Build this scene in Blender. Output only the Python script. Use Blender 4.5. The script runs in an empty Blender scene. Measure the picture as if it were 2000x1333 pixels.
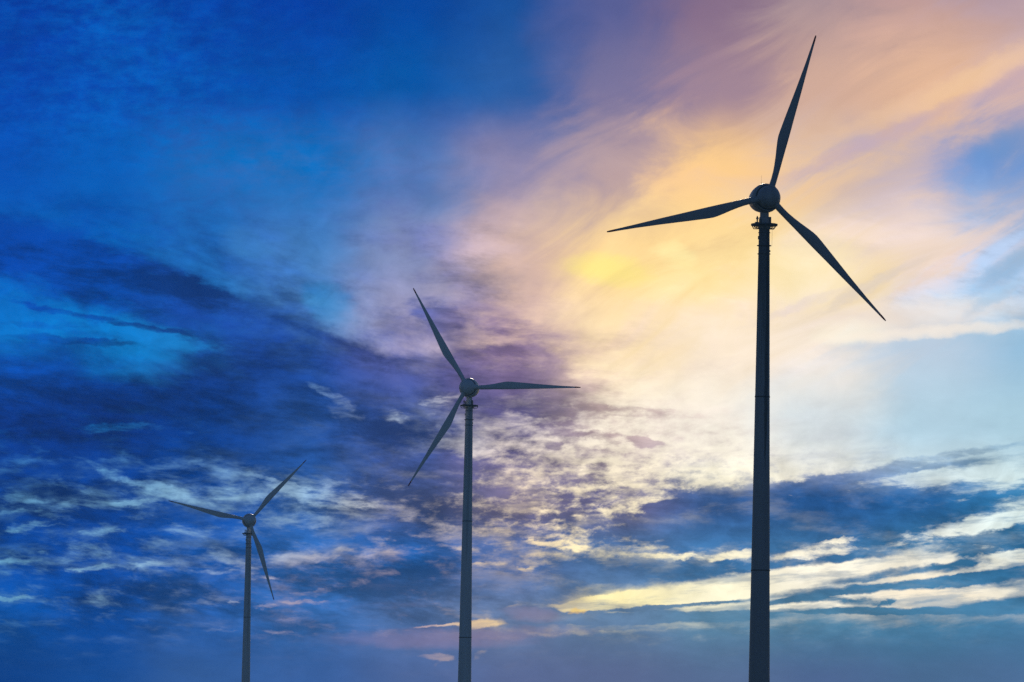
import bpy, bmesh, math, random
from mathutils import Vector, Matrix, Euler

random.seed(4)
R = math.radians
scene = bpy.context.scene
col = scene.collection

# ------------------------------------------------------------------ camera
F = 9600.0                       # focal length in photograph pixels (a long telephoto lens)
PITCH, ROLL = R(5.22), 0.0160
EYE = Vector((0.0, 0.0, 1.7))
cam_data = bpy.data.cameras.new("camera")
cam = bpy.data.objects.new("camera", cam_data)
col.objects.link(cam)
cam_data.sensor_fit = 'HORIZONTAL'
cam_data.sensor_width = 36.0
cam_data.lens = F / 2000.0 * 36.0
cam_data.clip_start = 1.0
cam_data.clip_end = 60000.0
CAMROT = Matrix.Rotation(math.pi / 2 + PITCH, 3, 'X') @ Matrix.Rotation(ROLL, 3, 'Z')
cam.matrix_world = Matrix.Translation(EYE) @ CAMROT.to_4x4()
scene.camera = cam

def unproject(px, py, depth):
    c = Vector(((px - 1000.0) / F, (666.5 - py) / F, -1.0)) * depth
    return EYE + CAMROT @ c

# ------------------------------------------------------------------ helpers
def link(name, bm, mats, parent=None, smooth=True, split=None):
    me = bpy.data.meshes.new(name)
    bmesh.ops.recalc_face_normals(bm, faces=bm.faces)
    bm.to_mesh(me); bm.free()
    for m in (mats if isinstance(mats, (list, tuple)) else [mats]):
        me.materials.append(m)
    if smooth:
        for p in me.polygons: p.use_smooth = True
        if split is not None:
            me.set_sharp_from_angle(angle=R(split))
    o = bpy.data.objects.new(name, me)
    col.objects.link(o)
    if parent: o.parent = parent
    return o

def lathe(bm, prof, axis='Z', seg=48, origin=(0, 0, 0)):
    """revolve a list of (radius, along) about an axis"""
    rings = []
    ox, oy, oz = origin
    for r, t in prof:
        if r < 1e-5:
            p = (0, 0, t) if axis == 'Z' else (0, t, 0)
            rings.append([bm.verts.new((p[0]+ox, p[1]+oy, p[2]+oz))])
        else:
            ring = []
            for k in range(seg):
                a = 2*math.pi*k/seg
                p = (r*math.cos(a), r*math.sin(a), t) if axis == 'Z' else (r*math.cos(a), t, r*math.sin(a))
                ring.append(bm.verts.new((p[0]+ox, p[1]+oy, p[2]+oz)))
            rings.append(ring)
    for A, B in zip(rings, rings[1:]):
        if len(A) == 1 and len(B) == 1: continue
        for k in range(seg):
            k2 = (k+1) % seg
            if len(A) == 1: bm.faces.new((A[0], B[k], B[k2]))
            elif len(B) == 1: bm.faces.new((A[k], A[k2], B[0]))
            else: bm.faces.new((A[k], A[k2], B[k2], B[k]))
    for end in (rings[0], rings[-1]):
        if len(end) > 1: bm.faces.new(end)

def box(bm, c, s, bevel=0.0):
    r = bmesh.ops.create_cube(bm, size=1.0)
    vs = r['verts']
    for v in vs:
        v.co = Vector((v.co.x*s[0]+c[0], v.co.y*s[1]+c[1], v.co.z*s[2]+c[2]))
    if bevel:
        es = list({e for v in vs for e in v.link_edges})
        bmesh.ops.bevel(bm, geom=es, offset=bevel, segments=2, affect='EDGES')

def bar(bm, a, b, r, seg=8):
    a, b = Vector(a), Vector(b)
    d = b - a
    q = d.to_track_quat('Z', 'Y').to_matrix()
    ra, rb = [], []
    for k in range(seg):
        t = 2*math.pi*k/seg
        o = q @ Vector((r*math.cos(t), r*math.sin(t), 0))
        ra.append(bm.verts.new(a+o)); rb.append(bm.verts.new(b+o))
    for k in range(seg):
        k2 = (k+1) % seg
        bm.faces.new((ra[k], ra[k2], rb[k2], rb[k]))
    bm.faces.new(ra); bm.faces.new(rb)

# ------------------------------------------------------------------ node helper
class Sock:
    """thin wrapper so that node maths can be written as expressions"""
    def __init__(self, tree, s): self.t, self.s = tree, s
    def _m(self, op, *args, clamp=False):
        n = self.t.nodes.new('ShaderNodeMath'); n.operation = op; n.use_clamp = clamp
        for i, a in enumerate((self,)+args):
            if isinstance(a, Sock): self.t.links.new(a.s, n.inputs[i])
            else: n.inputs[i].default_value = a
        return Sock(self.t, n.outputs[0])
    def __add__(self, o): return self._m('ADD', o)
    def __sub__(self, o): return self._m('SUBTRACT', o)
    def __mul__(self, o): return self._m('MULTIPLY', o)
    def __truediv__(self, o): return self._m('DIVIDE', o)
    def madd(self, a, b): return self._m('MULTIPLY_ADD', a, b)
    __radd__ = __add__
    __rmul__ = __mul__
    def step(self, a, b, lo=0.0, hi=1.0):
        n = self.t.nodes.new('ShaderNodeMapRange'); n.interpolation_type = 'SMOOTHSTEP'; n.clamp = False
        self.t.links.new(self.s, n.inputs['Value'])
        for nm, v in (('From Min', a), ('From Max', b), ('To Min', lo), ('To Max', hi)):
            if isinstance(v, Sock): self.t.links.new(v.s, n.inputs[nm])
            else: n.inputs[nm].default_value = v
        return Sock(self.t, n.outputs['Result'])

def comb(t, x, y, z=0.0):
    n = t.nodes.new('ShaderNodeCombineXYZ')
    for i, a in enumerate((x, y, z)):
        if isinstance(a, Sock): t.links.new(a.s, n.inputs[i])
        else: n.inputs[i].default_value = a
    return n.outputs[0]

def noise(t, vec, scale, detail=8, rough=0.55, dist=0.0, lac=2.0, want=0):
    n = t.nodes.new('ShaderNodeTexNoise'); n.noise_dimensions = '2D'
    t.links.new(vec, n.inputs['Vector'])
    n.inputs['Scale'].default_value = scale; n.inputs['Detail'].default_value = detail
    n.inputs['Roughness'].default_value = rough; n.inputs['Distortion'].default_value = dist
    n.inputs['Lacunarity'].default_value = lac
    return Sock(t, n.outputs[want])

def mix(t, fac, a, b, blend='MIX'):
    n = t.nodes.new('ShaderNodeMix'); n.data_type = 'RGBA'; n.blend_type = blend; n.clamp_factor = True
    for i, v in ((0, fac), (6, a), (7, b)):
        if isinstance(v, Sock): t.links.new(v.s, n.inputs[i])
        elif isinstance(v, bpy.types.NodeSocket): t.links.new(v, n.inputs[i])
        else: n.inputs[i].default_value = v
    return n.outputs[2]

def lin(c):
    return tuple((v/255/12.92 if v/255 <= .04045 else ((v/255+.055)/1.055)**2.4) for v in c)

# ------------------------------------------------------------------ sky
# The evening sky is the world: clear-sky colours, cloud colours and a cloud cover map
# laid out over azimuth and elevation, broken up by fractal noise.
SUN_AZ, SUN_EL = R(1.6), R(7.0)
SUN_LAMP_EL = R(12.0)
DUSK = (0.046, 0.051, 0.073)
world = bpy.data.worlds.new("World")
world.use_nodes = True
T = world.node_tree
T.nodes.clear()
out = T.nodes.new('ShaderNodeOutputWorld')
bg = T.nodes.new('ShaderNodeBackground')
T.links.new(bg.outputs[0], out.inputs[0])

tc = T.nodes.new('ShaderNodeTexCoord')
sep = T.nodes.new('ShaderNodeSeparateXYZ')
T.links.new(tc.outputs['Generated'], sep.inputs[0])
dx, dy, dz = (Sock(T, sep.outputs[i]) for i in range(3))
az = dx._m('ARCTAN2', dy)
el = dz._m('ARCSINE')
k = F / 1000.0
ax = az * (k * math.cos(PITCH))
ay = (el - PITCH) * k
ca, sa = math.cos(ROLL), math.sin(ROLL)
X = ax * ca + ay * sa + 1.0                 # 0..2 across the view, left to right
Y = (ay * ca - ax * sa) * -1.0 + 0.6665     # 0..1.333 down the view

def dot3(vec, c):
    n = T.nodes.new('ShaderNodeVectorMath'); n.operation = 'DOT_PRODUCT'
    T.links.new(vec, n.inputs[0]); n.inputs[1].default_value = c
    return Sock(T, n.outputs['Value'])

def ellipse(vec, x, y, rx, ry, ang):
    """squared radius in an ellipse's own frame; vec = (x, y, 1), the map runs downwards"""
    c, s = math.cos(R(ang)), math.sin(R(ang))
    x, y, rx, ry = x/1000, y/1000, rx/1000, ry/1000
    u = dot3(vec, (c/rx, -s/rx, (-c*x + s*y)/rx))
    v = dot3(vec, (s/ry, c/ry, (-s*x - c*y)/ry))
    return v.madd(v, u * u)

P0 = comb(T, X, Y, 1.0)

def directional(ang, stretch, scale, detail, rough, dist):
    """noise drawn out along one direction"""
    c, s_ = math.cos(R(ang)), math.sin(R(ang))
    return noise(T, comb(T, dot3(P0, (c/stretch, -s_/stretch, 0)), dot3(P0, (s_, c, 0))), scale, detail, rough, dist)

right = ellipse(P0, 1780, 230, 1050, 560, 24).step(0.25, 1.1, 1.0, 0.0)
left = ellipse(P0, 380, 610, 700, 260, -14).step(0.3, 1.2, 1.0, 0.0)
n_ci = directional(27, 3.0, 9.0, 8, 0.58, 0.55)          # slanting cirrus on the right
n_de = directional(-17, 2.6, 9.0, 9, 0.62, 0.15)         # ragged sheets sinking to the right

# gentle swirl of the map so that nothing follows a straight grid line
wv = comb(T, X * 1.0, Y * 1.7)
w1 = T.nodes.new('ShaderNodeTexNoise'); w1.noise_dimensions = '2D'
T.links.new(wv, w1.inputs['Vector'])
w1.inputs['Scale'].default_value = 5.0; w1.inputs['Detail'].default_value = 6; w1.inputs['Roughness'].default_value = 0.6
ws = T.nodes.new('ShaderNodeSeparateColor'); T.links.new(w1.outputs['Color'], ws.inputs[0])
wr, wg = Sock(T, ws.outputs[0]), Sock(T, ws.outputs[1])
sl = (n_ci - 0.5) * right
Xw = wr.madd(0.085, X - 0.0425) + sl * 0.36
Yw = wg.madd(0.045, Y - 0.0225) + sl * 0.10
PW = comb(T, Xw, Yw, 1.0)

def grid(rows, ys, to_col, u, v, interp='LINEAR'):
    """rows of ramp stops over u, blended from row to row over v"""
    prev = None
    for i, row in enumerate(rows):
        r = T.nodes.new('ShaderNodeValToRGB')
        T.links.new(u.s, r.inputs[0])
        cr = r.color_ramp; cr.interpolation = interp
        n = len(row)
        while len(cr.elements) < n: cr.elements.new(0.5)
        for j in range(n):
            cr.elements[j].position = j / (n - 1)
        for j in range(n):
            cr.elements[j].color = (*to_col(row[j]), 1.0)
        if prev is None: prev = r.outputs[0]
        else:
            f = v.step(ys[i-1]/1000, ys[i]/1000)
            prev = mix(T, f, prev, r.outputs[0])
    return prev

U = Xw * 0.5
A_Y = [0, 170, 330, 500, 670, 830, 1000, 1170, 1333]
A = [
 [(0,80,180),(0,90,184),(0,74,172),(0,66,163),(0,74,162),(22,82,158),(100,100,148),(146,118,138),(180,150,152),(202,164,154),(192,162,166)],
 [(0,84,186),(0,94,190),(0,92,186),(0,82,174),(0,90,170),(45,98,168),(135,120,155),(168,138,150),(214,174,152),(232,186,152),(224,188,172)],
 [(0,80,180),(0,92,184),(0,106,188),(0,106,186),(70,116,180),(150,140,170),(192,162,158),(253,206,142),(232,198,168),(232,202,178),(160,172,204)],
 [(0,100,190),(0,110,195),(30,112,192),(70,126,188),(130,140,180),(216,182,166),(252,214,148),(253,222,156),(250,224,178),(240,217,200),(216,206,212)],
 [(0,106,190),(0,114,193),(22,120,192),(90,142,200),(165,155,185),(226,192,176),(254,226,178),(252,232,205),(248,232,213),(184,201,218),(148,186,213)],
 [(0,104,184),(10,112,188),(50,112,182),(110,140,186),(165,180,205),(228,214,208),(253,240,218),(254,245,228),(214,222,224),(178,207,222),(172,205,220)],
 [(100,160,200),(125,178,212),(140,182,212),(150,184,212),(205,195,192),(251,227,190),(254,237,200),(254,242,210),(251,241,216),(228,236,230),(222,238,234)],
 [(115,175,205),(140,182,208),(150,168,198),(192,172,182),(205,175,178),(252,218,155),(254,238,176),(255,247,212),(252,244,222),(251,236,208),(238,230,210)],
 [(20,80,150),(30,80,150),(45,85,150),(70,100,155),(110,115,150),(120,120,148),(110,118,148),(100,118,148),(90,110,146),(85,108,146),(85,112,152)],
]
B_Y = [0, 170, 330, 500, 670, 830, 980, 1090, 1200, 1333]
B = [
 [(0,54,154),(0,58,158),(0,56,155),(0,56,155),(0,64,152),(20,74,148),(82,90,146),(126,102,132),(160,137,144),(182,147,146),(172,147,157)],
 [(0,62,166),(0,66,168),(0,68,166),(0,72,163),(0,80,162),(36,86,157),(112,110,152),(150,124,144),(192,157,146),(207,167,150),(192,162,167)],
 [(0,70,166),(0,82,172),(40,98,174),(50,106,176),(84,112,174),(124,122,165),(168,148,160),(226,182,142),(184,166,174),(182,168,184),(105,142,198)],
 [(0,56,142),(0,58,143),(15,65,146),(50,100,168),(104,112,166),(186,162,166),(236,202,148),(248,216,152),(226,202,184),(214,198,204),(165,184,212)],
 [(0,68,158),(0,60,140),(14,54,130),(15,54,130),(74,80,140),(120,98,132),(216,187,166),(226,202,190),(226,207,202),(190,202,216),(150,191,221)],
 [(0,42,118),(0,38,110),(0,44,114),(24,64,130),(42,66,132),(86,78,122),(182,158,156),(210,190,182),(205,206,211),(185,210,226),(150,182,202)],
 [(0,50,126),(0,50,124),(0,56,130),(30,74,140),(66,82,134),(104,94,122),(96,92,128),(48,84,138),(34,84,145),(32,88,144),(44,114,160)],
 [(0,60,140),(0,58,138),(10,70,145),(35,85,150),(26,80,146),(70,94,145),(70,104,150),(56,105,152),(60,110,156),(56,112,152),(42,106,152)],
 [(0,66,140),(0,62,138),(30,80,150),(42,90,152),(70,100,150),(95,115,152),(92,120,152),(84,124,152),(74,122,152),(66,118,152),(64,116,152)],
 [(0,56,128),(10,66,138),(45,85,146),(52,90,152),(76,100,152),(86,100,142),(86,100,138),(84,105,142),(74,97,138),(70,101,138),(74,106,146)],
]
colA = grid(A, A_Y, lin, U, Yw, 'EASE')
colB = grid(B, B_Y, lin, U, Yw, 'EASE')

C = """
55555555555555555555555555555555
45544455555555555555555554433333
55555555555555555555554443332222
55555555555555555555544433322333
55555555555555555555444433333334
44444444444555555443333333555556
44444443333344444333222234566666
33344455433344444333222235555555
44665554444443332222222234443444
66554555553445443222112223322235
89866544332333443221112222332356
57997764233334653221112222344556
12356787532234543322222344443345
23432467876544445433322223221112
77654567889876888742222222222222
99998888888888888752222222222222
99999998888986454543333222222222
67888888899876445433332222211222
88877776678998765443332222333333
88877776667777776655555566664433
89988888777777666676777888887653
88888888877777777665677777766543
88888888888889998888888633233455
88888888888999999886555555555666
89999998889999887877778888888888
99999999999999999999999999999999
99999999999999999999999999999999
""".split()
AMP = """
77777776665544443333444455555555
77777776665544443333444455555555
77777776665544443333444455555555
77777776665544443333444455555555
77777776665544443333444455555555
77777776665544443333444455555555
66666666666665555554444455555555
33333445556666666555544456666666
44443455566666666655544456666666
44444555566666666655544455666666
55555566666666666655554455666655
77777777777777666665555445555544
77777777777777777766555555454443
77777777777777777777555444332222
55555555555577777777555444321111
44444444444577777777543333321111
44444444444677777765443333321111
55555555555667777765444443332222
66666666666667777776666666666665
77777777777777777888888887777776
77777777777777777888888888888888
66666666667777777766777777777777
66666666555555555555555555555555
55555555444444444444333333333333
44444444444444444443333333333333
22222222222222222222222222111111
11111111111111111111111111111111
""".split()
assert all(len(r) == 32 for r in C), [len(r) for r in C]
assert all(len(r) == 32 for r in AMP)
CY = [1333/26*i for i in range(27)]
packed = grid([[(min(1.0, int(a)/8.3), int(b)/9, 0) for a, b in zip(ra, rb)] for ra, rb in zip(C, AMP)],
              CY, lambda c: c, U, Yw)
ps = T.nodes.new('ShaderNodeSeparateColor'); T.links.new(packed, ps.inputs[0])
cov, amp = Sock(T, ps.outputs[0]), Sock(T, ps.outputs[1])

# patches of thicker (+) and thinner (-) cloud: x, y, half length, half height, rising angle, amount
PATCH = [
 (60,480,150,42,-12,.35),(230,530,150,36,-16,.5),(400,590,120,30,-22,.5),(520,650,130,34,-24,.55),(680,720,130,40,-14,.5),
 (1000,722,95,44,-6,.6),(1050,795,46,18,4,.55),(960,785,50,22,20,.35),(850,615,50,24,-20,.5),(800,800,18,60,40,.3),
 (100,640,150,26,4,-.3),(150,668,120,7,-4,.5),(270,640,100,6,-10,.5),(110,612,90,6,-12,.45),(330,612,70,6,-16,.45),(60,640,60,5,-4,.35),(350,665,120,20,-8,-.25),
 (240,838,130,11,2,-.42),(390,845,60,7,0,-.25),
 (225,930,42,12,-16,-.62),(300,950,72,10,-10,-.5),(265,984,46,6,6,-.42),(350,966,60,16,-8,-.4),(108,934,18,6,-6,-.35),
 (460,962,60,18,-8,-.35),(410,912,36,7,-14,-.33),(530,938,52,6,-12,-.5),
 (50,1032,42,9,14,-.62),(115,1027,32,3,2,-.5),(190,1041,46,8,6,-.5),(20,1004,40,7,8,-.6),(110,1010,50,8,-10,-.35),
 (130,1062,60,10,-6,-.3),(88,1081,14,5,-3,-.4),(40,1098,40,7,2,-.3),
 (235,1108,95,8,4,-.62),(150,1112,20,5,2,-.4),(24,1172,60,5,4,-.5),
 (415,1118,45,5,0,-.55),(470,1106,60,16,-24,-.35),(390,1178,55,6,-2,-.34),(457,1174,10,4,0,-.5),(320,1207,60,8,4,-.22),
 (430,1230,34,4,-3,-.55),(195,1279,70,6,6,-.2),(560,1096,60,16,8,-.45),(640,1083,46,10,12,-.5),(520,1128,30,5,-6,-.5),
 (560,1210,20,4,0,-.2),(535,1233,26,5,-4,-.55),(590,1240,60,5,-4,-.22),(520,1184,28,5,2,-.5),(590,1176,60,4,0,-.35),(610,1160,40,6,6,-.3),
 (650,772,60,11,-32,-.42),(675,812,34,12,-20,-.3),
 (805,806,72,20,14,-.5),(870,775,60,9,14,-.3),(640,972,95,22,-8,-.7),(700,985,40,10,0,-.3),(560,955,50,8,-10,-.4),
 (780,838,46,14,-14,.5),(760,880,150,40,-10,.35),(700,905,160,30,-6,.3),
 (1265,866,44,8,-6,.6),(1082,871,20,8,0,.5),(1160,850,90,7,-6,.28),(1250,806,110,10,-4,.36),(1130,800,50,10,6,.3),
 (1010,640,120,14,-8,.18),
 (1600,990,200,48,4,.85),(1400,990,140,38,8,.6),(1780,1005,160,30,6,.6),(1380,1040,170,30,4,.55),
 (1680,930,180,9,7,.42),(1860,890,150,7,8,.45),(1770,915,60,12,4,.4),(1960,962,70,10,10,.5),(1900,950,120,8,6,.3),
 (1870,925,110,16,6,-.3),(1700,955,110,6,5,-.35),
 (1320,1088,90,8,-2,-.6),(1425,1085,60,10,8,-.7),(1280,1055,34,16,10,-.4),(1555,1085,58,12,6,-.65),(1650,1076,40,8,4,-.4),(1660,1055,60,6,6,-.45),
 (1870,1032,190,18,11,-.7),(1800,1060,130,20,14,-.5),
 (1760,1062,95,18,9,.5),(1960,1062,100,22,15,.75),(1900,1090,70,14,16,.6),(1960,1005,60,8,8,.4),
 (1500,1105,60,10,6,.4),(1620,1096,120,7,5,.4),(1290,1118,180,16,5,.5),(1120,1120,160,22,9,.4),(1010,1150,120,30,12,.4),
 (1370,1160,250,21,6,-1.0),(1240,1207,240,9,1,1.0),(1110,1205,60,8,4,.8),(1440,1146,90,18,3,-.9),(1160,1172,90,7,9,-.9),(1150,1190,60,4,2,-.75),(1560,1128,130,16,6,-.9),(1720,1105,140,13,6,-.9),(1900,1100,140,12,10,-.8),
 (1690,1126,150,9,8,1.1),(1850,1110,80,9,8,.8),(1950,1126,150,12,7,.95),(1770,1144,220,8,7,1.0),(1580,1156,120,7,5,.75),
 (1760,1170,180,17,2,-.85),(1560,1187,80,8,2,-.8),(1900,1160,90,12,6,-.6),(1990,1130,40,5,10,-.3),
 (1560,1174,70,6,3,.95),(1640,1158,90,5,6,.8),(1830,1172,60,4,8,.75),(1560,1192,120,5,2,.8),(1740,1194,160,6,0,.9),(1380,1178,90,3,5,.75),(1900,1140,60,4,8,.7),(1700,1176,60,7,0,.8),(1670,1180,60,8,-4,.6),(1720,1183,26,4,26,.6),(1960,1186,80,14,3,.9),
 (1290,1186,150,4,4,.8),(1120,1173,40,3,7,.5),(1260,1190,60,8,0,.8),(1290,1186,14,7,0,.6),(1040,1200,70,14,0,.75),(1085,1205,24,12,-30,.8),
 (925,1220,66,7,7,-.95),(850,1224,40,3,4,-.8),(868,1229,44,5,3,.7),(800,1236,130,7,1,-.3),(990,1190,40,8,16,-.4),
 (858,1284,34,6,-4,-.7),(930,1282,16,9,40,-.3),(862,1296,18,5,20,-.3),(900,1290,18,8,20,.4),
 (1030,1110,20,5,-2,-.6),(1090,1064,60,9,-6,-.6),(955,1104,36,8,0,-.4),(870,1070,70,7,-2,-.3),(780,1050,60,8,-10,.35),(640,1040,60,10,6,.45),
 (1160,1235,200,4,3,-.12),
]
fx = noise(T, comb(T, X * 1.0, Y * 1.6), 22.0, 5, 0.6, want=1)
fs = T.nodes.new('ShaderNodeSeparateColor'); T.links.new(fx.s, fs.inputs[0])
XS = Sock(T, fs.outputs[0]).madd(0.05, X - 0.025)
YS = Sock(T, fs.outputs[1]).madd(0.022, Y - 0.011)
PS = comb(T, XS, YS, 1.0)

tot = cov
fibre = noise(T, comb(T, X * 1.0, Y * 4.2), 17.0, 7, 0.62, 0.4)
XC = Sock(T, fs.outputs[0]).madd(0.034, X - 0.017)
YC = Sock(T, fs.outputs[1]).madd(0.013, Y - 0.0065)
PC = comb(T, XC, YC, 1.0)
pat, clean = fibre * 0.0, fibre * 0.0
for x, y, rx, ry, ang, amt in PATCH:
    q = 0.8 if amt < 0 and y > 820 else 1.0
    if abs(amt) >= 0.7 and y > 1090:
        clean = clean + ellipse(PC, x, y, rx, ry*(1.12 if amt < 0 else 1.0), ang).step(0.0, 2.1, amt, 0.0)
    else:
        pat = pat + ellipse(PS, x, y, rx, ry*q, ang).step(0.0, 2.0, amt*(0.75 if q < 1 and x < 450 else 0.9 if q < 1 and x < 900 else 1.0), 0.0)
tot = cov + pat * (fibre * 2.4 - 0.35) + clean * (fibre * 1.5 + 0.30)

# fractal break-up: fields seen in perspective below, loose wisps above, slanting cirrus on the right
inv = Y.madd(-1.0, 1.95)
vp = comb(T, (X - 1.0) / inv, Y.step(0.2, 1.1, 1.3, 2.3) / inv)
n_low = noise(T, vp, 8.0, 10, 0.64, 0.15)
n_fine = noise(T, comb(T, X * 1.0 + Y * 0.25, Y * 2.1), 26.0, 6, 0.58, 0.2)
mott = ellipse(P0, 1230, 960, 470, 190, 4).step(0.2, 1.3, 1.0, 0.0)
n_fine = noise(T, comb(T, X * 1.0 + Y * 0.25, Y * 2.2), 24.0, 8, 0.64, 0.1)
# small cloudlets whose cells shrink towards the horizon
XV = Sock(T, fs.outputs[1]).madd(0.11, XS - 0.055)
YV = Sock(T, fs.outputs[2]).madd(0.05, YS - 0.025)
vo = T.nodes.new('ShaderNodeTexVoronoi'); vo.voronoi_dimensions = '2D'; vo.feature = 'SMOOTH_F1'
T.links.new(comb(T, (XV - 1.0) / inv + YV * 0.12, YV * 1.9 / inv), vo.inputs['Vector'])
vo.inputs['Scale'].default_value = 19.0; vo.inputs['Smoothness'].default_value = 0.8
cells = Sock(T, vo.outputs['Distance']) * -0.7 + 0.75
nz = n_low + (n_ci - n_low) * right * 0.9
nz = nz + (n_de - nz) * left * 0.85
nz = nz + (n_fine - nz) * (Y.step(0.30, 0.55, 0.6, 0.0) * X.step(0.6, 1.1, 1.0, 0.0))
nz = nz + (n_fine * 0.62 + cells * 0.38 - nz) * (mott * 0.9)
t = (nz - 0.5) * (amp * 3.0) + tot
soft = Y.step(0.38, 0.62, 0.50, 0.38) + Y.step(1.05, 1.12) * Y.step(1.20, 1.26, 0.30, 0.0) * X.step(0.8, 1.0) + Y.step(0.86, 0.95) * X.step(0.5, 0.9, 0.16, 0.0)
M = t.step(soft * -1.0 + 0.5, soft + 0.5)
# torn shading within the blue sheets, and thin grey streaks across the bright gaps
n_sh = directional(-7, 3.4, 13.0, 11, 0.68, 0.1)
shade_mask = X.step(0.75, 1.15, 1.0, 0.5) * Y.step(0.36, 0.52) * Y.step(1.16, 1.30, 1.0, 0.15)
shade = (n_sh.step(0.33, 0.67, 0.62, 1.50) - 1.0) * shade_mask + 1.0
sv = T.nodes.new('ShaderNodeVectorMath'); sv.operation = 'SCALE'
T.links.new(colB, sv.inputs[0]); T.links.new(shade.s, sv.inputs['Scale'])
colB = sv.outputs[0]
n_gr = directional(5, 7.0, 26.0, 7, 0.62, 0.1)
gr = n_gr.step(0.47, 0.66) * Y.step(0.80, 1.0) * X.step(0.5, 1.1, 0.0, 0.50)
colA = mix(T, gr, colA, colB)
n_st = noise(T, comb(T, X * 1.0 + Y * 0.3, Y * 3.6), 6.5, 10, 0.64, 0.12)
n_st = n_st + (n_de - n_st) * (left * 0.8)
m2 = n_st.step(0.46, 0.76) * Y.step(0.42, 0.72) * Y.step(1.06, 1.20, 1.0, 0.22)
m2 = m2 * X.step(0.9, 1.6, 0.38, 0.20) * (X.step(0.25, 0.9, 0.55, 1.0)._m('MAXIMUM', Y.step(0.75, 0.88, 1.0, 0.0)))
for x, y, rx, ry, ang, amt in ((190,768,400,58,0,.92),(640,725,230,44,-12,.7),(600,890,240,40,-6,.6),(120,500,240,50,-12,.6),
                               (150,885,220,24,0,.7),(330,1020,180,20,-4,.6),(250,1150,260,24,0,.7),(760,1150,280,30,2,.6),(1500,1000,300,50,4,.5)):
    m2 = m2 * ellipse(PS, x, y, rx, ry, ang).step(0.3, 1.8, 1.0 - amt, 1.0)
colB = mix(T, m2, colB, colA)
sky = mix(T, M, colA, colB)

# local glows: x, y, rx, ry, angle, colour, strength
GLOW = [
 (1320,497,46,20,-20,(255,250,180),.4),(1190,528,85,32,-8,(255,236,120),.75),(1280,545,190,44,-6,(254,226,145),.4),(1330,430,120,60,10,(254,212,135),.35),(1400,300,90,50,12,(255,208,130),.25),
 (1570,530,120,70,10,(255,246,196),.3),(1660,650,80,26,4,(255,250,218),.5),
 (1780,622,260,34,5,(248,230,212),.6),(1820,652,240,13,4,(252,236,216),.7),(1930,150,170,26,27,(250,206,156),.5),(1800,200,190,22,24,(244,204,164),.35),
 (1760,258,170,18,24,(194,168,182),.45),(1620,316,120,16,24,(192,168,184),.4),(1965,285,75,30,24,(104,143,196),.75),
 (1975,525,95,26,32,(140,178,212),.85),(1940,585,70,14,30,(160,190,215),.6),(1700,560,120,12,27,(206,200,210),.35),(1870,500,170,9,32,(236,208,190),.45),
 (1560,600,120,10,20,(220,205,206),.35),
 (850,1248,190,20,0,(132,116,148),.55),(1040,1200,62,16,-6,(140,126,152),.55),(1000,1236,160,12,2,(146,126,148),.35),
 (1131,1194,13,6,0,(255,205,70),.55),(1250,1162,120,22,6,(255,246,190),.1),(1420,925,120,34,0,(255,250,225),.4),
 (480,480,50,34,-20,(60,126,186),.4),
 (110,645,140,24,4,(0,124,204),.2),(270,690,90,18,-8,(0,132,204),.25),(640,590,56,40,-30,(36,132,196),.6),(620,480,80,36,-10,(60,120,186),.35),
]
for x, y, rx, ry, ang, c, s in GLOW:
    f = ellipse(PS, x, y, rx, ry, ang).step(-0.3, 1.6, s, 0.0)
    sky = mix(T, f, sky, (*lin(c), 1.0))

# light and shade inside the cloud sheets
n_br = noise(T, comb(T, X * 1.0 + Y * 0.2, Y * 1.5), 13.0, 7, 0.58, 0.3)
n_br = n_br + (n_ci - n_br) * right
br = ((n_br - 0.5) * (amp * Y.step(0.3, 0.9, 0.65, 1.25)) + 1.0) * Y.step(0.0, 0.7, 1.10, 1.22)
vm = T.nodes.new('ShaderNodeVectorMath'); vm.operation = 'SCALE'
T.links.new(sky, vm.inputs[0]); T.links.new(br.s, vm.inputs['Scale'])
sky = vm.outputs[0]

# beyond the sunset clouds the dome is a plain dusk sky
ns = T.nodes.new('ShaderNodeTexSky'); ns.sky_type = 'NISHITA'; ns.sun_disc = False
ns.sun_elevation = SUN_EL; ns.sun_rotation = SUN_AZ
ns.altitude = 0; ns.air_density = 1.0; ns.dust_density = 1.0; ns.ozone_density = 3.0
vs_ = T.nodes.new('ShaderNodeVectorMath'); vs_.operation = 'MULTIPLY'
T.links.new(ns.outputs[0], vs_.inputs[0]); vs_.inputs[1].default_value = DUSK
fx_ = (X - 1.0)._m('ABSOLUTE').step(1.15, 2.4, 1.0, 0.0)
fy_ = Y.step(-1.2, -0.1)
fwd = dy.step(0.0, 0.2)
final = mix(T, fx_ * fy_ * fwd, vs_.outputs[0], sky)
T.links.new(final, bg.inputs['Color'])
bg.inputs['Strength'].default_value = 1.0
scene.world = world
world.cycles.sampling_method = 'MANUAL'
world.cycles.sample_map_resolution = 1024

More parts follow.
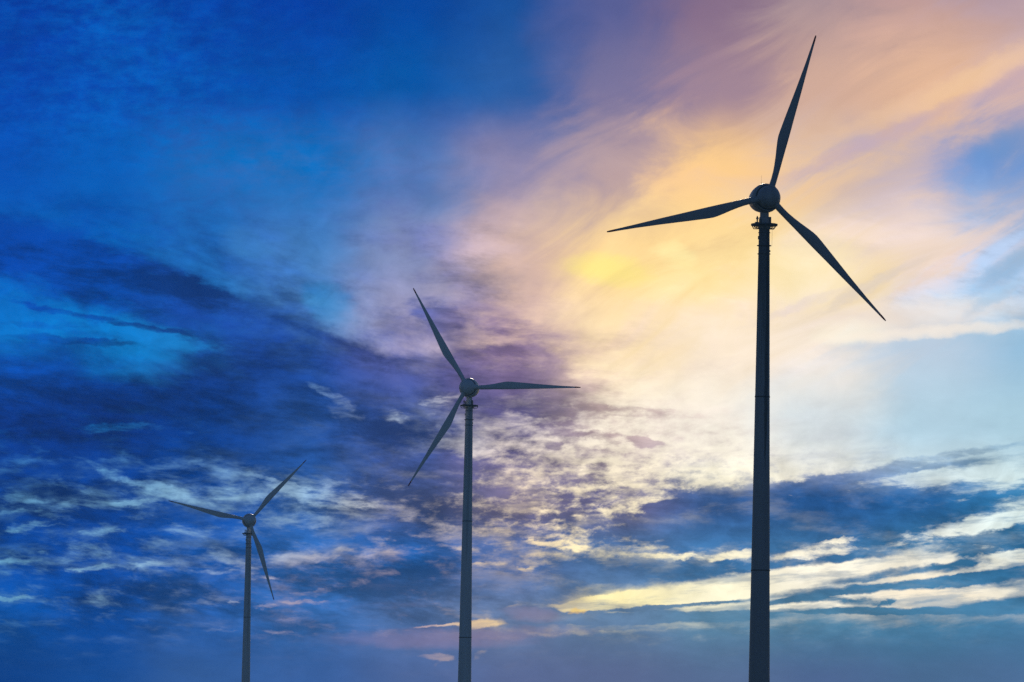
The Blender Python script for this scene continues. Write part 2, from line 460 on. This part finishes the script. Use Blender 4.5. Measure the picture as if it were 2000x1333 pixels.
# ------------------------------------------------------------------ materials
def mat(name, base, rough=0.45, var=0.12, scale=1.5, stretch=(1, 1, 0.15), coat=0.0, metal=0.0, spec=0.5):
    m = bpy.data.materials.new(name); m.use_nodes = True
    t = m.node_tree
    b = t.nodes['Principled BSDF']
    tc = t.nodes.new('ShaderNodeTexCoord')
    mp = t.nodes.new('ShaderNodeMapping'); mp.inputs['Scale'].default_value = stretch
    t.links.new(tc.outputs['Object'], mp.inputs[0])
    n = t.nodes.new('ShaderNodeTexNoise'); n.inputs['Scale'].default_value = scale; n.inputs['Detail'].default_value = 6
    t.links.new(mp.outputs[0], n.inputs['Vector'])
    r = t.nodes.new('ShaderNodeValToRGB')
    r.color_ramp.elements[0].position = 0.3; r.color_ramp.elements[1].position = 0.7
    r.color_ramp.elements[0].color = (*[c*(1-var) for c in base], 1)
    r.color_ramp.elements[1].color = (*[min(1, c*(1+var*0.6)) for c in base], 1)
    t.links.new(n.outputs[0], r.inputs[0])
    t.links.new(r.outputs[0], b.inputs['Base Color'])
    b.inputs['Roughness'].default_value = rough
    b.inputs['Metallic'].default_value = metal
    b.inputs['Specular IOR Level'].default_value = spec
    b.inputs['Coat Weight'].default_value = coat; b.inputs['Coat Roughness'].default_value = 0.38
    return m

M_WHITE = mat("white_paint", (0.78, 0.79, 0.79), 0.42, 0.10, coat=0.35)
M_BLADE = mat("blade_gelcoat", (0.78, 0.79, 0.79), 0.4, 0.08, 0.8, (1, 1, .3))
M_GREY = mat("haze_contrast_grey_paint", (0.37, 0.375, 0.38), 0.45, 0.16, coat=0.35)  # darker copy of the white paint; haze contrast put into the colour
M_BLADE_GREY = mat("haze_contrast_blade_gelcoat", (0.37, 0.375, 0.38), 0.45, 0.12, 0.8, (1, 1, .3))  # darker gelcoat copy for the nearest blades, same painted-in haze contrast
M_RED = mat("red_paint", (0.42, 0.03, 0.03), 0.45, 0.15)
M_STEEL = mat("galvanised_steel", (0.13, 0.135, 0.14), 0.5, 0.25, 4, (1, 1, 1), metal=0.4)
M_DARK = mat("dark_rubber", (0.03, 0.03, 0.033), 0.6, 0.2)
M_LAMP = mat("lamp_glass", (0.30, 0.03, 0.03), 0.2, 0.1)

def tower_material(name, base_col, grime):
    """white tower paint; grime = how much oil and soot has run down from the yaw bearing"""
    m = mat(name, base_col, 0.5, 0.10, 0.9, (1, 1, .06))
    t = m.node_tree; b = t.nodes['Principled BSDF']
    base = b.inputs['Base Color'].links[0].from_socket
    tc = t.nodes.new('ShaderNodeTexCoord')
    sp = t.nodes.new('ShaderNodeSeparateXYZ'); t.links.new(tc.outputs['Object'], sp.inputs[0])
    x, y, z = (Sock(t, sp.outputs[i]) for i in range(3))
    ang = x._m('ARCTAN2', y * -1.0)                       # 0 on the side below the rotor
    streak = noise(t, comb(t, ang * 1.0, z * 0.012), 5.0, 6, 0.6)
    top = z.step(HUB_H - 29.0, HUB_H - 8.0)
    up = z.step(HUB_H - 13.0, HUB_H - 5.0)
    soot = ((streak - 0.5) * 2.2 + top * 1.1 + up * 0.7 - 0.35).step(0.0, 0.9) * (0.9 * grime)
    # a long drip that leaks below the upper section joint
    mid = z.madd(-0.012, 0.012 * (HUB_H - 25.0))          # drifts sideways on its way down
    wob = (noise(t, comb(t, z * 1.0, 0.0), 0.35, 3, 0.5) - 0.5) * 0.35
    d = (ang + wob * 0.7 + mid * 0.9 - 0.22)._m('ABSOLUTE')
    width = z.step(HUB_H - 33.5, HUB_H - 23.0, 0.03, 0.34)
    d = d / width
    drip = d.step(0.5, 1.15, 1.0, 0.0) * z.step(HUB_H - 33.5, HUB_H - 29.0) * (0.85 * grime)
    c = mix(t, soot, base, (0.12, 0.118, 0.12, 1))
    c = mix(t, drip, c, (0.045, 0.043, 0.045, 1))
    t.links.new(c, b.inputs['Base Color'])
    return m

# ------------------------------------------------------------------ wind turbines
HAZE = 0.00015
BL = 20.1            # blade tip to rotor axis, metres
S = BL / 330.0       # metres to one photograph pixel at the nearest machine
HUB_H = 71.0
HUB_Y = -1.65        # rotor plane in front of the tower axis
M_TOWER = tower_material("tower_paint", (0.78, 0.79, 0.79), 0.3)
M_TOWER_SOOTED = tower_material("sooted_haze_contrast_tower_paint", (0.37, 0.375, 0.38), 1.0)  # real soot over a base darkened to imitate haze contrast

def lerp_table(tab, x):
    for (x0, *a), (x1, *b) in zip(tab, tab[1:]):
        if x <= x1:
            f = (x-x0)/(x1-x0)
            return [p+(q-p)*f for p, q in zip(a, b)]
    return list(tab[-1][1:])

# r/R, leading edge offset, chord (in photograph pixels), thickness ratio, twist in degrees
BLADE = [
 (0.045, 6.3, 12.6, 0.95, 10), (0.085, 6.4, 12.3, 0.92, 10), (0.11, 6.5, 12.2, 0.80, 10), (0.15, 6.4, 12.6, 0.62, 10),
 (0.19, 6.3, 13.9, 0.48, 9), (0.24, 6.1, 16.2, 0.36, 8.5), (0.29, 6.0, 19.2, 0.28, 8), (0.33, 5.9, 21.4, 0.25, 7.5),
 (0.36, 5.8, 22.2, 0.23, 7), (0.40, 5.6, 21.3, 0.22, 6.5), (0.50, 4.9, 17.9, 0.20, 5), (0.66, 4.0, 12.4, 0.18, 3),
 (0.82, 2.7, 7.2, 0.16, 1.2), (0.93, 2.0, 4.6, 0.15, 0.4), (0.985, 1.7, 3.5, 0.14, 0), (1.0, 1.2, 2.2, 0.12, 0)]

def blade_ring(f):
    le, ch, th, tw = lerp_table(BLADE, f)
    r = f * BL
    roundness = min(1.0, max(0.0, (th-0.3)/0.5))
    le, ch = le*S, ch*S
    pts, N = [], 12
    def half(u, sgn):
        a = 5*th*ch*(0.2969*math.sqrt(u)-0.126*u-0.3516*u*u+0.2843*u**3-0.1036*u**4)
        e = th*ch*math.sqrt(max(0.0, 0.25-(u-0.5)**2))
        return sgn*(a*(1-roundness)+e*roundness) + (0.02*ch*math.sin(math.pi*u))*(1-roundness)
    us = [(1-math.cos(math.pi*i/N))/2 for i in range(N+1)]
    loop = [(u, half(u, 1)) for u in us] + [(u, half(u, -1)) for u in us[-2:0:-1]]
    ct, st = math.cos(R(tw)), math.sin(R(tw))
    for u, h in loop:
        s = (le - u*ch)/ct                 # the chord keeps its seen width when twisted
        px, py = s*ct - h*st*0.3, h + s*st
        pts.append(Vector((px, py, r)))
    return pts

def blade_mesh(bm, f0, f1, cap0=True, cap1=True):
    fs = sorted({f0, f1} | {b[0] for b in BLADE if f0 < b[0] < f1} | {f0+(f1-f0)*i/26 for i in range(27)})
    rings = [[bm.verts.new(p) for p in blade_ring(f)] for f in fs]
    for A_, B_ in zip(rings, rings[1:]):
        n = len(A_)
        for i in range(n):
            j = (i+1) % n
            bm.faces.new((A_[i], A_[j], B_[j], B_[i]))
    if cap0: bm.faces.new(rings[0])
    if cap1: bm.faces.new(rings[-1])

def tower_r(h):          # radius at height above the base
    return (10.4 + (HUB_H-3.5-h)/S/891*10.0) * S

def build_turbine():
    root = bpy.data.objects.new("wind_turbine", None)
    root.empty_display_size = 5
    col.objects.link(root)
    # --- tower of three bolted sections
    top = HUB_H - 58*S
    bm = bmesh.new()
    prof = []
    for i in range(41):
        h = -1.5 + (top+1.5)*i/40
        prof.append((tower_r(h), h))
    lathe(bm, prof, 'Z', 64)
    tower = link("tower", bm, M_TOWER, root, True, 40)
    for off in (382, 714):
        h = HUB_H - off*S
        bm = bmesh.new(); r = tower_r(h)
        lathe(bm, [(r-.05, h-.055), (r+.045, h-.055), (r+.045, h+.055), (r-.05, h+.055)], 'Z', 64)
        link("section_joint", bm, M_DARK, tower, True, 40)
    for off, ext, th in ((66, 1.2, .03), (91, 3.0, .035), (107, 1.6, .035)):
        h = HUB_H - off*S
        bm = bmesh.new(); r = tower_r(h)
        lathe(bm, [(r-.05, h-th), (r+ext*S, h-th), (r+ext*S, h+th), (r-.05, h+th)], 'Z', 64)
        link("ring_flange", bm, M_STEEL, tower, True, 40)
    # lugs and cables on the tower head
    for z0, sg, hh in ((101, 1, .2), (76, -1, .4)):
        bm = bmesh.new()
        box(bm, (sg*(tower_r(HUB_H-z0*S)+.035), 0, HUB_H-z0*S), (.13, .16, hh), .02)
        link("cable_lug", bm, M_STEEL, tower, False)
    bm = bmesh.new()
    bar(bm, (15.2*S, -.15, HUB_H-55*S), (14.9*S, -.15, HUB_H-92*S), .012, 6)
    link("cable", bm, M_DARK, tower)
    # --- service platform under the nacelle
    zp = HUB_H - 51*S
    bm = bmesh.new()
    lathe(bm, [(.3, zp-.10), (25.5*S, zp-.10), (26.3*S, zp-.03), (26.3*S, zp+.10), (.3, zp+.10)], 'Z', 12)
    plat = link("platform", bm, M_STEEL, root, True, 30)
    bm = bmesh.new()
    lathe(bm, [(9.6*S, zp-.50), (11.2*S, zp-.48), (13.2*S, zp-.12), (9.6*S, zp-.101)], 'Z', 48)
    link("collar", bm, M_WHITE, plat, True, 30)
    for ang in (0, 60, 120, 180, 240, 300):
        a = R(ang+18)
        ca_, sa_ = math.cos(a), math.sin(a)
        bm = bmesh.new()
        bar(bm, (ca_*11*S, sa_*11*S, zp-.44), (ca_*22*S, sa_*22*S, zp-.40), .05)
        bar(bm, (ca_*22*S, sa_*22*S, zp-.41), (ca_*25.4*S, sa_*25.4*S, zp-.09), .055)
        bar(bm, (ca_*17*S, sa_*17*S, zp-.42), (ca_*17*S, sa_*17*S, zp-.10), .035)
        link("bracket", bm, M_STEEL, plat)
    bm = bmesh.new()
    xl = -15.5*S
    box(bm, (xl, -.1, zp+.20), (.42, .34, .20), .03)
    bar(bm, (xl+.05, -.1, zp+.29), (xl+.05, -.1, zp+.62), .085, 12)
    box(bm, (xl+.05, -.1, zp+.74), (.27, .27, .24), .05)
    lamp = link("beacon", bm, M_STEEL, plat, False)
    bm = bmesh.new()
    bar(bm, (xl+.05, -.1, zp+.86), (xl+.05, -.1, zp+1.0), .07, 12)
    link("lamp_glass", bm, M_LAMP, lamp)
    # --- yaw bearing and machine-head neck
    bm = bmesh.new()
    lathe(bm, [(10.2*S, zp+.101), (10.2*S, zp+.86), (9.6*S, zp+.92), (8.6*S, zp+.95), (8.4*S, HUB_H-20*S)], 'Z', 40)
    neck = link("neck", bm, M_WHITE, root, True, 30)
    for args in (((9.3*S, -.2, zp+.52), (.30, .5, .84), .04), ((-9.6*S, -.2, zp+.42), (.16, .5, .64), .04)):
        bm = bmesh.new(); box(bm, *args)
        link("yaw_motor", bm, M_STEEL, neck, False)
    # --- nacelle: an egg-shaped shell behind the rotor
    bm = bmesh.new()
    y0 = HUB_Y
    RN = 28.2*S
    prof = [(17*S, y0+.42), (RN*.86, y0+.44), (RN*.93, y0+.60), (RN*.98, y0+.85), (RN, y0+1.2), (RN*.985, y0+1.7), (RN*.93, y0+2.5),
            (RN*.83, y0+3.4), (RN*.68, y0+4.3), (RN*.5, y0+5.0), (RN*.25, y0+5.5), (0, y0+5.65)]
    lathe(bm, prof, 'Y', 48, (0, 0, HUB_H))
    nac = link("nacelle", bm, M_WHITE, root, True, 35)
    bm = bmesh.new()
    lathe(bm, [(RN*.858, y0+.40), (RN*.90, y0+.40), (RN*.945, y0+.60), (RN*.93, y0+.625), (RN*.858, y0+.445)], 'Y', 48, (0, 0, HUB_H))
    link("front_lip", bm, M_WHITE, nac, True, 25)
    bm = bmesh.new()
    lathe(bm, [(12*S, y0+.375), (RN*.85, y0+.395), (RN*.85, y0+.43), (12*S, y0+.43)], 'Y', 48, (0, 0, HUB_H))
    link("seal_ring", bm, M_DARK, nac, True, 30)
    bm = bmesh.new()
    bar(bm, (-.35, y0+1.9, HUB_H+RN*.95), (-.35, y0+1.9, HUB_H+RN+1.0), .010, 6)
    bar(bm, (-.35, y0+1.9, HUB_H+RN*.95), (-.35, y0+1.9, HUB_H+RN+.2), .025, 8)
    link("wind_mast", bm, M_STEEL, nac)
    # --- spinner
    bm = bmesh.new()
    RS = 22.2*S
    prof = [(0, y0-1.05), (RS*.25, y0-1.03), (RS*.5, y0-.94), (RS*.72, y0-.76), (RS*.88, y0-.50), (RS*.965, y0-.2), (RS, y0+.05), (RS*.985, y0+.24), (RS*.7, y0+.25)]
    lathe(bm, prof, 'Y', 56, (0, 0, HUB_H))
    spin = link("spinner", bm, M_WHITE, root, True, 40)
    # --- three blades with red tips; each stands along +Z and is turned about the rotor axis
    for k in range(3):
        bm = bmesh.new(); blade_mesh(bm, 0.045, 0.948)
        b = link("blade", bm, M_BLADE, root, True, 60)
        b.location = (0, HUB_Y, HUB_H)
        bm = bmesh.new(); blade_mesh(bm, 0.9481, 1.0)
        link("blade_tip", bm, M_RED, b, True, 60)
        # root collar where the blade enters the spinner
        bm = bmesh.new()
        lathe(bm, [(.40, .9), (.46, .92), (.46, 22.6*S), (.40, 22.9*S)], 'Z', 24)
        link("root_collar", bm, M_WHITE, b, True, 30)
    return root

def copy_tree(o, parent=None):
    c = o.copy(); col.objects.link(c)
    if parent: c.parent = parent
    for ch in list(o.children):
        if ch.name in copies: continue
        d = copy_tree(ch, c); copies.add(d.name)
    return c

# hub pixel, rough blade length in pixels, three blade tips, yaw, label
SPOTS = [
 (1501.5, 385.2, 329.5, ((1592, 75), (1180, 454.5), (1730, 627)), 14.0,
  "tallest and nearest wind turbine, dark, its tower sooted black under the platform"),
 (913.0, 756.7, 223.0, ((1136, 757), (808, 565), (797, 950)), -12.0,
  "mid-sized grey wind turbine between the other two, with one blade lying level to the right"),
 (487.3, 1016.9, 162.8, ((598, 899), (328, 978), (535, 1172)), 6.5,
  "smallest and farthest wind turbine, pale blue-grey, in front of the dark blue clouds"),
]
proto = build_turbine()
bases = []
copies = set()
roots = [proto, copy_tree(proto), copy_tree(proto)]
for t_, (px, py, L, tips, yaw, label) in zip(roots, SPOTS):
    depth = F * BL / L
    ex = Matrix.Rotation(R(yaw), 3, 'Z') @ Vector((1, 0, 0))
    nn = Matrix.Rotation(R(yaw), 3, 'Z') @ Vector((0, -1, 0))
    for _ in range(6):              # the distance at which the rotor has its real size
        hub = unproject(px, py, depth)
        angs, lens = [], []
        for tx, ty in tips:
            ray = unproject(tx, ty, 1.0) - EYE
            v = EYE + ray * ((hub - EYE).dot(nn) / ray.dot(nn)) - hub
            lens.append(v.length); angs.append(math.degrees(math.atan2(v.z, v.dot(ex))))
        depth *= BL / (sum(lens) / 3)
    hub_off = Matrix.Rotation(R(yaw), 3, 'Z') @ Vector((0, HUB_Y, HUB_H))
    base = hub - hub_off
    t_.location = base
    t_.rotation_euler = (0, 0, R(yaw))
    bases.append(base)
    t_["label"] = label
    t_["category"] = "wind turbine"
    t_["group"] = "wind turbines in a row receding to the left"
    blades = [c for c in t_.children if c.name.startswith("blade")]
    tilt = R(0)
    for b, a in zip(blades, angs):
        b.rotation_euler = (0, R(90.0 - a), 0)
# the nearest machine gets darker paint, imitating the haze that pales the others
NEAR_DARK = {M_WHITE: M_GREY, M_BLADE: M_BLADE_GREY, M_TOWER: M_TOWER_SOOTED}
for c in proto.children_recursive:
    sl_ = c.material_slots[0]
    if sl_.material in NEAR_DARK:
        m_ = NEAR_DARK[sl_.material]; sl_.link = 'OBJECT'; sl_.material = m_

# ------------------------------------------------------------------ ground
def ground_z(x, y):
    z, w = 0.0, 1e-9
    for b in bases + [Vector((0, 0, 0.0))]:
        q = 1.0 / (((x-b.x)**2 + (y-b.y)**2) + 900.0)**1.5
        z += q*b.z; w += q
    return z / w
bm = bmesh.new()
NX, NY = 70, 110
vsg = [[None]*(NX+1) for _ in range(NY+1)]
for j in range(NY+1):
    y = -300 + 1640*j/NY
    for i in range(NX+1):
        x = -900 + 1800*i/NX
        vsg[j][i] = bm.verts.new((x, y, ground_z(x, y)))
for j in range(NY):
    for i in range(NX):
        bm.faces.new((vsg[j][i], vsg[j][i+1], vsg[j+1][i+1], vsg[j+1][i]))
M_GRASS = mat("field_grass", (0.055, 0.075, 0.03), 0.9, 0.45, 0.05, (1, 1, 1))
ground = link("ground", bm, M_GRASS)
ground["kind"] = "structure"

# ------------------------------------------------------------------ evening air
bm = bmesh.new()
box(bm, (0, 500, 48.5), (1900, 1720, 115))
M_AIR = bpy.data.materials.new("evening_air"); M_AIR.use_nodes = True
t_ = M_AIR.node_tree; t_.nodes.clear()
o_ = t_.nodes.new('ShaderNodeOutputMaterial'); v_ = t_.nodes.new('ShaderNodeVolumePrincipled')
v_.inputs['Color'].default_value = (0.26, 0.62, 1.0, 1); v_.inputs['Density'].default_value = HAZE
v_.inputs['Anisotropy'].default_value = 0.0
t_.links.new(v_.outputs[0], o_.inputs['Volume'])
haze = link("haze", bm, M_AIR, None, False)
haze["kind"] = "stuff"

# ------------------------------------------------------------------ sun behind the turbines
sun = bpy.data.lights.new("sun", 'SUN')
sun.energy = 1.4; sun.angle = R(0.5); sun.color = (1.0, 0.86, 0.66)
so = bpy.data.objects.new("sun", sun); col.objects.link(so)
d = Vector((math.sin(SUN_AZ)*math.cos(SUN_LAMP_EL), math.cos(SUN_AZ)*math.cos(SUN_LAMP_EL), math.sin(SUN_LAMP_EL)))
so.rotation_euler = d.to_track_quat('Z', 'Y').to_euler()
so.location = (0, 0, 150)

# ------------------------------------------------------------------ render settings
vs = scene.view_settings
vs.view_transform = 'Standard'; vs.look = 'None'; vs.exposure = 0.0; vs.gamma = 1.0; vs.use_curve_mapping = False
scene.render.film_transparent = False
scene.cycles.use_denoising = False
